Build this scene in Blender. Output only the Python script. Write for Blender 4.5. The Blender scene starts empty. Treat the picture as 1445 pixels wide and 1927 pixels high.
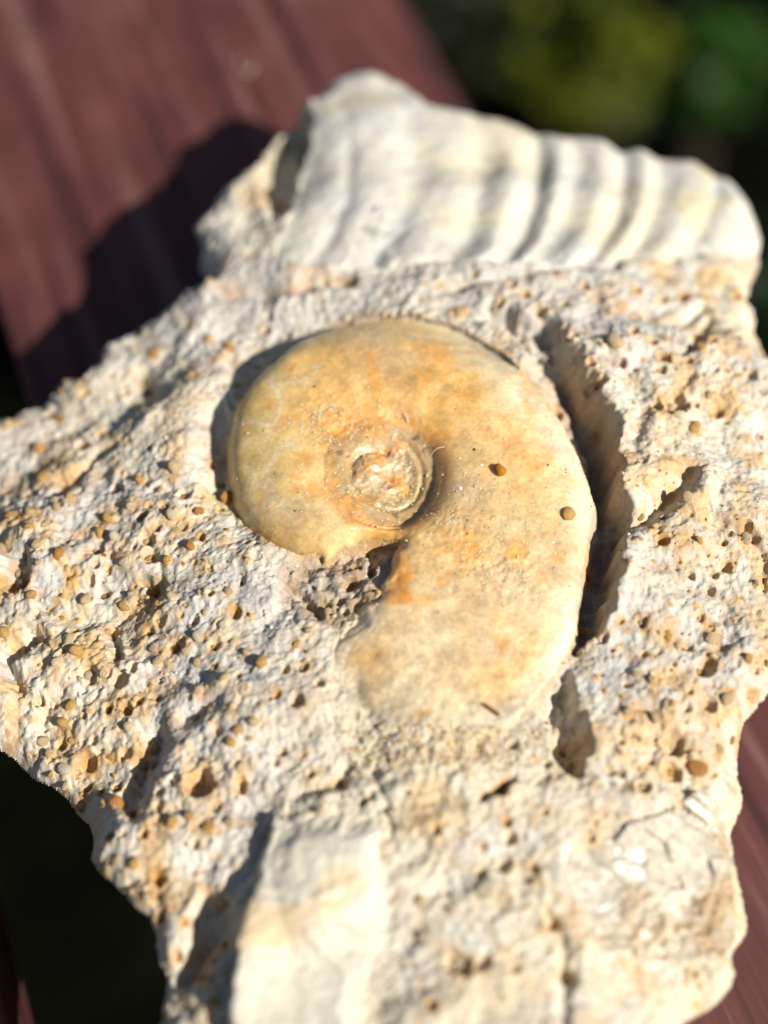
import bpy, math, random
import numpy as np
from mathutils import Vector
random.seed(7); RNG = np.random.default_rng(11)
S = 0.01                                    # everything below is laid out in centimetres
scene = bpy.context.scene

# ------------------------------------------------------------------ camera
FOC = np.array([0.0, 0.0, 4.0]); DIST = 20.0; TILT = math.radians(30)
CAM = FOC + DIST*np.array([0, -math.sin(TILT), math.cos(TILT)])
cam_d = bpy.data.cameras.new('camera'); cam = bpy.data.objects.new('camera', cam_d)
scene.collection.objects.link(cam); scene.camera = cam
cam.location = Vector(CAM*S); cam.rotation_euler = (TILT, 0, 0)
cam_d.sensor_fit = 'VERTICAL'; cam_d.sensor_height = 36.0
cam_d.lens = 36.0*DIST/(10.5*1927/1445)
cam_d.clip_start = 0.005; cam_d.clip_end = 60
cam_d.dof.use_dof = True; cam_d.dof.focus_distance = DIST*S - 0.002
cam_d.dof.aperture_fstop = 6.0

# ------------------------------------------------------------------ light
SUN = np.array([0.66, -0.42, 0.70]); SUN /= np.linalg.norm(SUN)
elev = math.asin(SUN[2])
w = bpy.data.worlds.new('World'); scene.world = w; w.use_nodes = True
nt = w.node_tree; bg = nt.nodes['Background']
sky = nt.nodes.new('ShaderNodeTexSky'); sky.sky_type = 'NISHITA'; sky.sun_disc = False
sky.sun_elevation = elev; sky.sun_rotation = math.atan2(SUN[0], SUN[1])
nt.links.new(sky.outputs[0], bg.inputs[0]); bg.inputs[1].default_value = 0.05
sun_d = bpy.data.lights.new('sun', 'SUN'); sun_d.energy = 5.0; sun_d.angle = math.radians(0.5)
sun_d.color = (1.0, 0.963, 0.905)
sun = bpy.data.objects.new('sun', sun_d); scene.collection.objects.link(sun)
sun.rotation_euler = Vector(-SUN).to_track_quat('-Z', 'Y').to_euler(); sun.location = Vector(SUN*3)
vs = scene.view_settings; vs.view_transform = 'Standard'; vs.look = 'None'; vs.gamma = 1; vs.exposure = 0.6
vs.use_curve_mapping = False

# ------------------------------------------------------------------ helpers
KPX = 10.5/1445/DIST; ALB = .74
_f = np.array([0, math.sin(TILT), -math.cos(TILT)]); _u = np.array([0, math.cos(TILT), math.sin(TILT)])
def un(px, py, z):
    d = _f + np.array([1., 0, 0])*(px-722.5)*KPX - _u*(py-963.5)*KPX
    return CAM + d*((z-CAM[2])/d[2])
def proj(x, y, z):
    rx, ry, rz = x-CAM[0], y-CAM[1], z-CAM[2]
    dep = ry*_f[1] + rz*_f[2]
    return 722.5 + rx/dep/KPX, 963.5 - (ry*_u[1]+rz*_u[2])/dep/KPX
def s2l(*c):
    c = np.array(c)/255.0
    return np.where(c <= .04045, c/12.92, ((c+.055)/1.055)**2.4)
def sstep(a, b, x):
    t = np.clip((x-a)/(b-a), 0, 1); return t*t*(3-2*t)
_TAB = RNG.random((64, 256, 256)).astype(np.float32)
def vn(x, y, f, seed):                      # value noise, -1..1
    T = _TAB[seed % 64]; x = x*f + 37.7*(seed+1); y = y*f + 17.3*(seed+1)
    xi = np.floor(x).astype(np.int64); yi = np.floor(y).astype(np.int64)
    fx = (x-xi); fy = (y-yi); fx = fx*fx*fx*(fx*(fx*6-15)+10); fy = fy*fy*fy*(fy*(fy*6-15)+10)
    a = xi & 255; b = (xi+1) & 255; c = yi & 255; d = (yi+1) & 255
    return ((T[a, c]*(1-fx)+T[b, c]*fx)*(1-fy) + (T[a, d]*(1-fx)+T[b, d]*fx)*fy)*2-1
def fbm(x, y, f, o, seed, gain=.5):
    r = 0; a = 1; n = 0
    for i in range(o):
        ca, sa = math.cos(.7*i), math.sin(.7*i)
        r = r + a*vn(x*ca-y*sa, x*sa+y*ca, f*2.03**i, seed+i); n += a; a *= gain
    return r/n*1.6
def poly_sd(U, V, P):                       # signed distance to a closed polygon, inside > 0
    P = np.array(P, float); Q = np.roll(P, -1, 0)
    d2 = np.full(U.shape, 1e18); ins = np.zeros(U.shape, bool)
    for (ax, ay), (bx, by) in zip(P, Q):
        ex, ey = bx-ax, by-ay; wx, wy = U-ax, V-ay
        t = np.clip((wx*ex+wy*ey)/(ex*ex+ey*ey), 0, 1)
        d2 = np.minimum(d2, (wx-ex*t)**2+(wy-ey*t)**2)
        if by != ay:
            ins ^= ((ay > V) != (by > V)) & (U < ex*(V-ay)/(by-ay)+ax)
    return np.where(ins, 1, -1)*np.sqrt(d2)
def line_d(U, V, P):                        # distance to polyline, side (right of travel > 0), fraction
    P = np.array(P, float); best = np.full(U.shape, 1e18); side = np.zeros(U.shape); fr = np.zeros(U.shape)
    n = len(P)-1
    for i in range(n):
        (ax, ay), (bx, by) = P[i], P[i+1]
        ex, ey = bx-ax, by-ay; wx, wy = U-ax, V-ay
        t = np.clip((wx*ex+wy*ey)/(ex*ex+ey*ey), 0, 1)
        d2 = (wx-ex*t)**2+(wy-ey*t)**2; m = d2 < best
        best = np.where(m, d2, best); side = np.where(m, np.sign(wx*ey-wy*ex), side); fr = np.where(m, (i+t)/n, fr)
    return np.sqrt(best), side, fr
def wsum(U, V, pts, sig):                   # normalised gaussian blend of control values
    num = 0; den = 1e-12
    for p in pts:
        g = np.exp(-((U-p[0])**2+(V-p[1])**2)/(2*sig*sig)) + 1e-9/(1+((U-p[0])**2+(V-p[1])**2))
        num = num+g*p[2]; den = den+g
    return num/den

def smooth_poly(P, it=2):
    P = np.array(P, float)
    for _ in range(it):
        Q = np.roll(P, -1, 0); P = np.stack([.75*P+.25*Q, .25*P+.75*Q], 1).reshape(-1, 2)
    return P

def mesh_np(name, co, quads, col=None, smooth=True):
    me = bpy.data.meshes.new(name)
    co = np.ascontiguousarray(co*S, np.float32); quads = np.ascontiguousarray(quads, np.int32)
    nq = len(quads); k = quads.shape[1]
    me.vertices.add(len(co)); me.vertices.foreach_set('co', co.ravel())
    me.loops.add(nq*k); me.loops.foreach_set('vertex_index', quads.ravel())
    me.polygons.add(nq); me.polygons.foreach_set('loop_start', np.arange(0, nq*k, k, dtype=np.int32))
    me.polygons.foreach_set('use_smooth', np.full(nq, smooth))
    if col is not None:
        a = me.attributes.new('tint', 'FLOAT_COLOR', 'POINT')
        a.data.foreach_set('color', np.ascontiguousarray(np.c_[col, np.ones(len(col))], np.float32).ravel())
    me.update(calc_edges=True); me.validate()
    return me
def link(name, me, mat=None, parent=None):
    o = bpy.data.objects.new(name, me); scene.collection.objects.link(o)
    if mat is not None and me is not None and not me.materials: me.materials.append(mat)
    if parent is not None: o.parent = parent
    return o
def tag(o, label=None, cat=None, group=None, kind=None):
    if label: o['label'] = label
    if cat: o['category'] = cat
    if group: o['group'] = group
    if kind: o['kind'] = kind
    return o

# ------------------------------------------------------------------ materials
def nodes(name):
    m = bpy.data.materials.new(name); m.use_nodes = True
    t = m.node_tree; return m, t, t.nodes['Principled BSDF']
def N(t, kind, **kw):
    n = t.nodes.new(kind)
    for k, v in kw.items(): setattr(n, k, v)
    return n
def noise(t, scale, detail=4, rough=.55, vec=None):
    n = N(t, 'ShaderNodeTexNoise'); n.inputs['Scale'].default_value = scale
    n.inputs['Detail'].default_value = detail; n.inputs['Roughness'].default_value = rough
    if vec is not None: t.links.new(vec, n.inputs['Vector'])
    return n
def ramp(t, fac, stops):
    r = N(t, 'ShaderNodeValToRGB'); t.links.new(fac, r.inputs[0])
    el = r.color_ramp.elements
    while len(el) < len(stops): el.new(.5)
    for e, (p, c) in zip(el, stops):
        e.position = p; e.color = (*c, 1) if hasattr(c, '__len__') else (c, c, c, 1)
    return r
def mix(t, fac, a, b, mode='MIX'):
    m = N(t, 'ShaderNodeMix', data_type='RGBA', blend_type=mode)
    if isinstance(fac, float): m.inputs[0].default_value = fac
    else: t.links.new(fac, m.inputs[0])
    for s, v in ((6, a), (7, b)):
        if hasattr(v, 'is_linked'): t.links.new(v, m.inputs[s])
        else: m.inputs[s].default_value = (*v, 1)
    return m.outputs[2]
def bump(t, height, strength, dist, bsdf, prev=None):
    b = N(t, 'ShaderNodeBump'); b.inputs['Strength'].default_value = strength; b.inputs['Distance'].default_value = dist*S
    t.links.new(height, b.inputs['Height'])
    if prev is not None: t.links.new(prev.outputs[0], b.inputs['Normal'])
    t.links.new(b.outputs[0], bsdf.inputs['Normal']); return b

def mat_stone(name, amount=.35, rough=.92, bstr=.6):
    m, t, b = nodes(name)
    tc = N(t, 'ShaderNodeTexCoord').outputs['Object']
    at = N(t, 'ShaderNodeAttribute', attribute_name='tint').outputs['Color']
    n1 = noise(t, 900, 5, .6, tc); r1 = ramp(t, n1.outputs[0], [(.3, .62), (.7, 1.28)])
    c = mix(t, amount, at, r1.outputs[0], 'MULTIPLY')
    n2 = noise(t, 3200, 3, .6, tc)
    r2 = ramp(t, n2.outputs[0], [(.30, (.6, .53, .44)), (.42, (1, 1, 1))])
    c = mix(t, .55*amount/.35 if amount < .5 else .5, c, r2.outputs[0], 'MULTIPLY')
    t.links.new(c, b.inputs['Base Color'])
    b.inputs['Roughness'].default_value = rough; b.inputs['Specular IOR Level'].default_value = .25
    p = bump(t, n1.outputs[0], bstr, .03, b)
    bump(t, n2.outputs[0], bstr, .012, b, p)
    return m
M_MATRIX = mat_stone('chalky_limestone', .35, .93, 1.0)
M_SHELL = mat_stone('cream_shell', .16, .8, .35)
M_RIB = mat_stone('ribbed_cream_shell', .22, .85, .5)
M_GRAIN = mat_stone('ochre_ooid', .35, .85, .6)
M_CRUST = mat_stone('brown_crust', .5, .8, .9)

def mat_calcite(name, sss, rough, coat, spark):
    m, t, b = nodes(name)
    tc = N(t, 'ShaderNodeTexCoord').outputs['Object']
    at = N(t, 'ShaderNodeAttribute', attribute_name='tint').outputs['Color']
    n1 = noise(t, 420, 6, .6, tc); r1 = ramp(t, n1.outputs[0], [(.3, .66), (.7, 1.25)])
    c = mix(t, .75, at, r1.outputs[0], 'MULTIPLY')
    n9 = noise(t, 1700, 4, .7, tc); r9 = ramp(t, n9.outputs[0], [(.3, .62), (.68, 1.25)]); c = mix(t, .55, c, r9.outputs[0], 'MULTIPLY')
    vo = N(t, 'ShaderNodeTexVoronoi', feature='DISTANCE_TO_EDGE'); vo.inputs['Scale'].default_value = 130
    wv = noise(t, 260, 3, .6, tc); sc = N(t, 'ShaderNodeVectorMath', operation='MULTIPLY_ADD')
    t.links.new(wv.outputs[1], sc.inputs[0]); sc.inputs[1].default_value = (.006,)*3; t.links.new(tc, sc.inputs[2])
    t.links.new(sc.outputs[0], vo.inputs['Vector'])
    rc = ramp(t, vo.outputs[0], [(.0, .0), (.03, 1.0)])
    inv = N(t, 'ShaderNodeMath', operation='SUBTRACT'); inv.inputs[0].default_value = 1; t.links.new(rc.outputs[0], inv.inputs[1])
    mm = N(t, 'ShaderNodeMath', operation='MULTIPLY'); t.links.new(inv.outputs[0], mm.inputs[0])
    t.links.new(ramp(t, noise(t, 90, 2, .5, tc).outputs[0], [(.50, 0.), (.66, .16)]).outputs[0], mm.inputs[1])
    c = mix(t, mm.outputs[0], c, tuple(s2l(240, 225, 190)))
    n3 = noise(t, 1500, 2, .5, tc)                      # sparse black specks
    sp = ramp(t, n3.outputs[0], [(.245, (.06, .05, .04)), (.27, (1, 1, 1))])
    c = mix(t, 1.0, c, sp.outputs[0], 'MULTIPLY')
    t.links.new(c, b.inputs['Base Color'])
    b.inputs['Subsurface Weight'].default_value = sss; b.inputs['Subsurface Radius'].default_value = (.36, .25, .12)
    b.inputs['Subsurface Scale'].default_value = .6*S
    rr = ramp(t, noise(t, 240, 3, .6, tc).outputs[0], [(.35, rough), (.65, min(1, rough+.3))])
    t.links.new(rr.outputs[0], b.inputs['Roughness'])
    b.inputs['Coat Weight'].default_value = coat; b.inputs['Coat Roughness'].default_value = .1
    n4 = noise(t, 2100, 4, .65, tc); n5 = noise(t, 520, 4, .55, tc)
    p2 = bump(t, n4.outputs[0], spark, .02, b); t.links.new(p2.outputs[0], b.inputs['Coat Normal'])
    bump(t, n5.outputs[0], .3, .02, b)
    return m
M_AMM = mat_calcite('honey_calcite', .6, .26, .35, .9)
M_COIL = mat_calcite('crusty_calcite', .4, .3, .4, .9)
M_SPAR = mat_calcite('pale_spar', .3, .35, .1, .3)

# ------------------------------------------------------------------ the slatted table
e1 = un(770, 0, 0); e2 = un(880, 190, 0); D = (e2-e1)/np.linalg.norm(e2-e1); NN = np.array([-D[1], D[0], 0])   # NN points away from the table's middle? (n<0 is table)
def mat_wood():
    m, t, b = nodes('maroon_stained_wood')
    tc = N(t, 'ShaderNodeTexCoord').outputs['Object']
    mp = N(t, 'ShaderNodeMapping'); t.links.new(tc, mp.inputs[0]); mp.inputs['Scale'].default_value = (11, 210, 40)
    oi = N(t, 'ShaderNodeObjectInfo'); ad = N(t, 'ShaderNodeVectorMath', operation='ADD')
    t.links.new(mp.outputs[0], ad.inputs[0]); t.links.new(oi.outputs['Random'], ad.inputs[1])
    n1 = noise(t, 1.0, 7, .62, ad.outputs[0])
    r1 = ramp(t, n1.outputs[0], [(.36, s2l(52, 30, 28)), (.46, s2l(82, 45, 42)), (.54, s2l(88, 51, 47)), (.70, s2l(120, 88, 82))])
    n2 = noise(t, 55, 5, .6, tc); r2 = ramp(t, n2.outputs[0], [(.35, .72), (.7, 1.2)])
    c = mix(t, .8, r1.outputs[0], r2.outputs[0], 'MULTIPLY')
    t.links.new(c, b.inputs['Base Color']); b.inputs['Roughness'].default_value = .55
    b.inputs['Specular IOR Level'].default_value = .25
    bump(t, n1.outputs[0], .5, .05, b); return m
M_WOOD = mat_wood()
def box_mesh(name, x0, x1, y0, y1, z0, z1, bev):
    import bmesh
    bm = bmesh.new(); bmesh.ops.create_cube(bm, size=1)
    for v in bm.verts:
        v.co = Vector(((x0+x1)/2+v.co.x*(x1-x0), (y0+y1)/2+v.co.y*(y1-y0), (z0+z1)/2+v.co.z*(z1-z0)))*S
    bmesh.ops.bevel(bm, geom=bm.edges[:], offset=bev*S, segments=3, affect='EDGES', profile=.6)
    me = bpy.data.meshes.new(name); bm.to_mesh(me); bm.free()
    for p in me.polygons: p.use_smooth = True
    return me
table = link('slatted_table', None); ang = math.atan2(D[1], D[0])
table.location = Vector(e1*S); table.rotation_euler = (0, 0, ang)
tag(table, 'dark maroon stained wooden slatted table under the pale fossil rock', 'table')
# local frame of the table: x along the slats, y = n (table on the negative side)
sgn = -1.0
PITCH = 12.95
slat_me = box_mesh('slat', -55, 75, -10.05, 0, -2.4, 0, .22); slat_me.materials.append(M_WOOD)
for i in range(6):
    o = link('slat', slat_me, None, table); o.location = Vector((0, -i*PITCH*S, 0))
bat = box_mesh('crossbar', -3, 3, -72, -.8, -6.4, -2.42, .2); bat.materials.append(M_WOOD)
for x in (-45, 62): o = link('crossbar', bat, None, table); o.location = Vector((x*S, 0, 0))
leg = box_mesh('leg', -2.9, 2.9, -2.9, 2.9, -73.0, -6.42, .25); leg.materials.append(M_WOOD)
for x in (-45, 62):
    for y in (-5, -67): o = link('leg', leg, None, table); o.location = Vector((x*S, y*S, 0))

# ------------------------------------------------------------------ rock: plan grid and macro height
G = 0.021
xs = np.arange(-7.4, 7.4, G); ys = np.arange(-9.6, 11.2, G)
X, Y = np.meshgrid(xs, ys, indexing='ij')
CP = [(400,600,3.55),(350,800,3.62),(380,950,3.68),(450,1100,3.85),(300,1000,3.6),(150,900,3.2),(0,850,2.75),(100,1150,3.3),(0,1250,2.95),
 (250,1300,3.5),(450,1300,3.9),(600,1300,4.0),(200,730,2.85),(300,620,2.95),(450,530,3.3),(600,540,3.65),(700,550,3.75),(850,540,3.85),(950,560,3.9),
 (1100,520,3.8),(1300,530,3.5),(1400,560,3.2),(1200,700,4.2),(1300,700,4.05),(1400,800,3.7),(1250,900,4.2),(1350,1000,4.1),(1220,1050,4.3),
 (1300,1200,4.1),(1400,1150,3.8),(1150,1300,4.12),(1200,1450,4.1),(1350,1450,3.6),(900,1500,4.1),(1000,1600,4.1),(1200,1650,3.9),(1350,1650,3.35),
 (800,1800,4.0),(1000,1850,3.9),(1250,1850,3.4),(600,1450,4.0),(600,1600,4.05),(600,1850,3.85),(700,1700,4.05),(400,1500,3.65),(300,1550,3.25),
 (150,1450,2.75),(350,1750,3.5),(330,1880,3.35),(450,1400,3.65),
 (450,850,4.0),(540,720,4.15),(720,690,4.25),(900,780,4.3),(960,900,4.32),(960,1050,4.3),(880,1150,4.25),(720,880,4.15),(560,900,4.2),(850,1300,4.15),(1060,900,4.2),
 (560,450,3.45),(700,400,3.55),(700,250,3.4),(680,140,2.95),(850,400,3.5),(850,250,3.2),(1000,400,3.45),(1000,270,3.0),(1150,400,3.4),(1150,300,3.0),
 (1300,400,3.25),(1300,320,2.85),(1400,430,2.9),(420,420,2.9),(520,300,2.9)]
pts = [(*un(p[0], p[1], p[2])[:2], p[2]) for p in CP]
H0 = wsum(X, Y, pts, .62)
U, V = proj(X, Y, H0)

OUT = [(-90,785),(0,757),(50,740),(85,735),(105,700),(130,690),(150,700),(190,625),(250,585),(300,553),(385,505),(372,450),(372,400),(400,365),(440,330),(478,298),(505,262),(520,225),
 (560,190),(600,150),(640,122),(700,112),(755,135),(800,175),(870,190),(940,206),(1000,225),(1050,238),(1090,240),(1135,248),(1170,262),(1215,264),(1255,280),(1310,285),(1375,315),
 (1415,365),(1438,430),(1432,480),(1415,530),(1425,590),(1450,640),(1480,690),(1500,800),(1500,1200),(1470,1280),(1435,1310),(1410,1350),(1395,1420),(1402,1500),(1388,1560),(1400,1630),(1412,1700),
 (1410,1750),(1390,1790),(1385,1850),(1345,1885),(1290,1925),(1240,1990),(1000,2120),(600,2230),(260,2200),(215,2080),(275,1960),(303,1910),(297,1880),(297,1820),(288,1785),(275,1710),(235,1665),(195,1640),(165,1595),(155,1530),
 (105,1480),(60,1450),(20,1410),(-40,1370),(-120,1330)]
def warp(amp, f, seed): return amp*fbm(X, Y, f, 3, seed), amp*fbm(X, Y, f, 3, seed+5)
wa, wb = warp(9, 2.2, 3); top_soft = sstep(520, 430, V)*sstep(560, 700, U)
d_out = poly_sd(U+wa*(1-.8*top_soft), V+wb*(1-.8*top_soft), OUT)

AMM = smooth_poly([(545,1038),(490,1008),(445,955),(425,885),(422,820),(434,755),(475,692),(540,638),(620,605),(700,594),(780,597),(860,616),(930,652),(1000,703),(1050,768),(1085,838),(1108,895),(1120,937),
 (1110,990),(1100,1060),(1092,1115),(1086,1180),(1060,1240),(1010,1305),(965,1365),(880,1420),(790,1425),(710,1370),(645,1290),(630,1220),(668,1160),(712,1100),(738,1045),(754,1014),(735,1005),(690,1004),(640,1024),(590,1042)], 1)
wa2, wb2 = warp(4, 3.5, 9)
bot = np.clip(sstep(1290, 1440, V)*.9 + .4*sstep(1360, 1430, V), 0, 1)
lw = sstep(1000, 1060, V)*sstep(800, 740, U)*sstep(540, 600, U)
d_am = poly_sd(U+wa2*(.35+6*bot+3*lw), V+wb2*(.35+6*bot+3*lw), AMM)
UMB = smooth_poly([(834,880),(824,930),(795,968),(748,992),(690,986),(645,965),(615,925),(606,880),(614,838),(645,803),(690,784),(740,782),(792,800),(822,838)], 2)
d_um = poly_sd(U, V, UMB)                           # > 0 inside the umbilicus
wedge = wsum(U, V, [(423,850,1),(400,760,1),(475,695,1),(440,950,.9),(540,1035,.5),(620,606,.55),(700,595,.3),(780,598,.12),(930,652,.2),(1050,770,.4),(1110,900,.4),(1100,1060,.45),(1085,1180,.35),
 (1010,1300,.05),(860,1410,0),(700,1330,0),(600,1210,.1),(720,1080,.3),(745,1000,.5),(690,990,.4),(640,1010,.3),(590,1035,.35)], 45)

H = H0.copy()
ins = d_am > 0
# broad roughness of the matrix
fade_rib = sstep(500, 470, V)
rgh = fbm(X, Y, .55, 3, 20)*.11 + fbm(X+.3*fbm(X, Y, 1.2, 2, 2), Y, 1.3, 5, 24, .5)*.105
cr = np.abs(fbm(X*1.0+Y*.55, Y-.55*X*.6, 3.2, 3, 30)); cr2 = np.abs(fbm(X, Y, 6.5, 3, 34))
rgh += .022*(sstep(0, .3, cr)-.8)*sstep(-.3, .4, fbm(X, Y, .8, 2, 36)) + .012*(sstep(0, .35, cr2)-.8)
fine = fbm(X, Y, 6, 3, 40, .6)*.018 + fbm(X, Y, 14, 2, 48, .8)*.015
calm = 1-.6*sstep(60, 0, np.abs(V-1230))*sstep(700, 500, U)*sstep(300, 420, U)
calm *= 1-.45*sstep(780, 900, U)*sstep(1450, 1500, V)
leftr = 1+.35*sstep(500, 200, U)*sstep(800, 1100, V)
H += (rgh*calm*leftr+fine)*(1-.0*fade_rib)
Hm = H.copy()                                        # rough matrix surface
# moat round the ammonite
dm = np.maximum(-d_am, 0)
H -= .34*wedge*np.exp(-(dm/34)**2)
left_moat = wsum(U, V, [(385,780,1),(395,900,.7),(430,690,.8),(500,640,.25),(600,590,0),(300,800,0),(440,1000,.2),(550,1080,0),(700,560,0)], 40)*np.exp(-((dm-30)/26)**2)*sstep(520, 470, U)
H -= .16*left_moat
# brown wedge between the coil and the body chamber
WED = smooth_poly([(545,1045),(640,1005),(700,985),(752,995),(742,1045),(705,1105),(660,1160),(615,1190),(560,1150),(520,1100)], 1)
d_w = poly_sd(U, V, WED)
H = np.where(d_w > -30, H - .17*sstep(-25, 45, d_w) + fbm(X, Y, 7, 3, 44)*.06*sstep(-10, 30, d_w), H)
# groove right of the ammonite with its steep outer wall
gd, gs, gf = line_d(U+wa*1.3, V+wb*1.3, [(925,585),(985,612),(1045,655),(1092,725),(1122,805),(1142,880),(1150,945),(1138,1040),(1126,1120),(1112,1185),(1090,1215)])
gs = -gs                                             # < 0 on the outer (right) bank
gd = gd + 7*fbm(X, Y, 2.5, 3, 43) + 3*fbm(X, Y, 8, 2, 45)
gw = .72*wsum(gf, gf*0, [(0,0,26),(.15,0,38),(.4,0,38),(.6,0,32),(.75,0,34),(.9,0,30),(1,0,14)], .07)
gdep = wsum(gf, gf*0, [(0,0,.25),(.12,0,.45),(.35,0,.78),(.6,0,.82),(.8,0,.74),(.93,0,.45),(1,0,.08)], .07)
right = np.where(gs < 0, 1.0, 0.0)
prof = np.where(gs < 0, 1-sstep(gw*.35, gw*1.5, gd), 1-sstep(gw*.3, gw*1.5, gd))
H -= gdep*prof*np.where(ins, 0, sstep(-6, 8, -d_am)) - (.10*fbm(X, Y, 3.5, 4, 46)+.05*fbm(X, Y, 7, 3, 53))*np.clip(3*prof*(1-.6*prof), 0, 1)*(gdep > .2)*(~ins)
H += .14*np.exp(-((gd-gw*1.6)/26)**2)*np.where(gs < 0, 1, 0)*sstep(.1, .3, gf)*sstep(1., .9, gf)
# spindle cavity below the groove
SPI = smooth_poly([(1060,1250),(1092,1290),(1110,1370),(1106,1430),(1078,1462),(1046,1430),(1024,1360),(1030,1290)], 1)
wsx, wsy = warp(17, 1.6, 47); d_s = poly_sd(U+wsx+wa*.6, V+wsy+wb*.6, SPI) + 5*fbm(X, Y, 6, 3, 49); H -= .48*sstep(-12, 18, d_s) - .07*fbm(X, Y, 3.5, 3, 51)*sstep(-5, 15, d_s)
# hollow beside the ribbed shell and the crevice under it
d_c = poly_sd(U+wa, V+wb, [(488,345),(515,240),(560,195),(590,205),(575,290),(548,380),(505,405)]); H -= .62*sstep(-14, 22, d_c)
d_c2, _, _ = line_d(U+wa*.8, V+wb*.8, [(420,545),(480,545),(560,540),(610,524),(660,520)]); H -= .22*np.exp(-(d_c2/11)**2)
d_c3, _, _ = line_d(U+wa*.5, V+wb*.5, [(830,545),(900,530),(970,510),(1080,495),(1160,497)]); H -= .14*np.exp(-(d_c3/9)**2)
# valleys of the right plateau
for P, wd, dp in [([(1180,985),(1230,955),(1285,890)], 26, .30), ([(1335,945),(1370,985),(1410,1010)], 10, .14), ([(1410,1010),(1432,1060),(1435,1110)], 7, .1),
                  ([(1225,590),(1290,600),(1330,590)], 10, .12), ([(1290,640),(1340,615)], 9, .12), ([(1180,700),(1210,760),(1190,850)], 22, .12),
                  ([(0,1010),(40,1060),(20,1110)], 14, .22), ([(40,1290),(20,1240),(60,1190)], 16, .26), ([(210,1180),(215,1230)], 10, .2), ([(300,1370),(260,1480),(250,1520)], 22, .3),
                  ([(360,1340),(400,1320)], 16, .2), ([(100,930),(210,840)], 7, .16), ([(270,690),(285,740)], 14, .2), ([(560,1110),(600,1165)], 9, .12),
                  ([(345,1840),(385,1780),(410,1710)], 30, .42), ([(430,1690),(480,1600),(500,1555)], 16, .12), ([(918,1497),(965,1470)], 10, .22),
                  ([(1050,1740),(1075,1840),(1060,1930)], 14, .12), ([(700,1440),(735,1560)], 8, .06), ([(560,1490),(640,1470),(660,1440)], 10, .1)]:
    dd, _, _ = line_d(U+wa*1.2, V+wb*1.2, P); H -= dp*np.exp(-(dd/wd)**2)
# smooth shell patch at the foot of the rock
PAT = smooth_poly([(500,1540),(508,1530),(520,1527),(620,1520),(715,1530),(738,1545),(742,1640),(738,1750),(712,1815),(695,1880),(700,1990),(430,1990),(438,1880),(446,1790),(462,1700),(492,1620)], 1)
wp, wq = warp(7, 3, 50); d_p = poly_sd(U+wp*1.3, V+wq*1.3, PAT)
Hm2 = sstep(4, 60, d_p+8*fbm(X, Y, 3, 2, 57))
wL = sstep(780, 640, U)
Hp = H0*(1-wL) + wL*np.maximum(H0, 3.88+.0002*(1700-V)) + .036*np.sin((-.45*U+.9*V)*.055+1.2*fbm(X, Y, .5, 2, 55)) + fine*.35 + .02 - .00000*U + .05*np.sin((U*.55+V*.9)*.021+1.5*fbm(X, Y, .5, 2, 54)) + fbm(X, Y, 2.0, 3, 52)*.02
for P, wd, dp in [([(620,1725),(680,1745),(712,1775),(700,1785),(655,1785)], 8, .05), ([(470,1690),(540,1690),(610,1720)], 8, .025), ([(600,1690),(690,1650)], 8, -.02), ([(580,1760),(650,1830)], 9, -.03)]:
    dd, _, _ = line_d(U, V, P); Hp -= dp*np.exp(-(dd/wd)**2)
Hp -= .16*np.exp(-np.maximum(d_p, 0)/5)*sstep(600, 500, U) 
edgeR = np.maximum(1-Hm2, 0)*sstep(500, 560, U)
Hp = Hp*(1-edgeR)+H*edgeR
H = np.where(d_p > 0, Hp, H - .06*np.exp(-np.maximum(-d_p, 0)/40)*sstep(540, 470, U)*sstep(1490, 1560, V))
# ribbed shell along the top
RIB = smooth_poly([(505,505),(525,440),(560,370),(578,300),(590,225),(585,150),(640,60),(1500,60),(1500,420),(1440,470),(1330,482),(1200,489),(1100,486),(960,494),(850,490),(760,498),(690,505),(600,505)], 1)
wr, ws = warp(6, 3, 56); d_r = poly_sd(U+wr, V+ws, RIB)
lean = U + 9*fbm(X, Y, .6, 2, 59) + np.where(V > 370, .0034*(V-370)**2+.12*(V-370), -.0012*np.maximum(370-V, 0)**2*0-.00) - 12*np.sin((V-250)/70.)*sstep(420, 300, V)
val = np.array([430, 560, 655, 775, 905, 1008, 1080, 1172, 1240, 1345, 1440, 1560.])
dep = np.array([.05, .03, .06, .05, .11, .16, .06, .11, .07, .07, .03, .03])
ri = np.clip(np.searchsorted(val, lean.ravel()).reshape(lean.shape), 1, len(val)-1)
a0, a1 = val[ri-1], val[ri]; ft = np.clip((lean-a0)/(a1-a0), 0, 1); dpt = dep[ri-1]*(1-ft)+dep[ri]*ft
vwid = .5+.8*fbm(X, Y, .5, 2, 61)
vwid = np.clip(vwid, .1, 1.6)
ribh = (dpt*.62*np.sin(np.pi*ft)**1.6 - dpt*.75*np.exp(-(np.minimum(ft, 1-ft)*(a1-a0)/(16+14*vwid))**2))*(.6+.4*sstep(500, 420, V))*(1-.6*sstep(310, 230, V))
Hr = H0 + ribh + fbm(X, Y, 1.0, 2, 58)*.03 + fbm(X, Y, 3.0, 4, 60)*.016 + fine*.3
chip = fbm(X, Y, 2.6, 3, 62); chipm = sstep(.25, .45, chip)*sstep(330, 420, V)*sstep(800, 700, U)*sstep(630, 690, U)
Hr -= .03*chipm
Hr -= .10*np.exp(-np.maximum(d_r, 0)/16)*sstep(440, 480, V)
Hr += .06*np.exp(-np.maximum(d_r, 0)/30)*sstep(700, 600, U)
rm = d_r > 0
H = np.where(rm, Hr, H + .05*np.exp(-np.maximum(-d_r, 0)/30)*sstep(800, 900, U)*sstep(470, 480, V))
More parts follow.
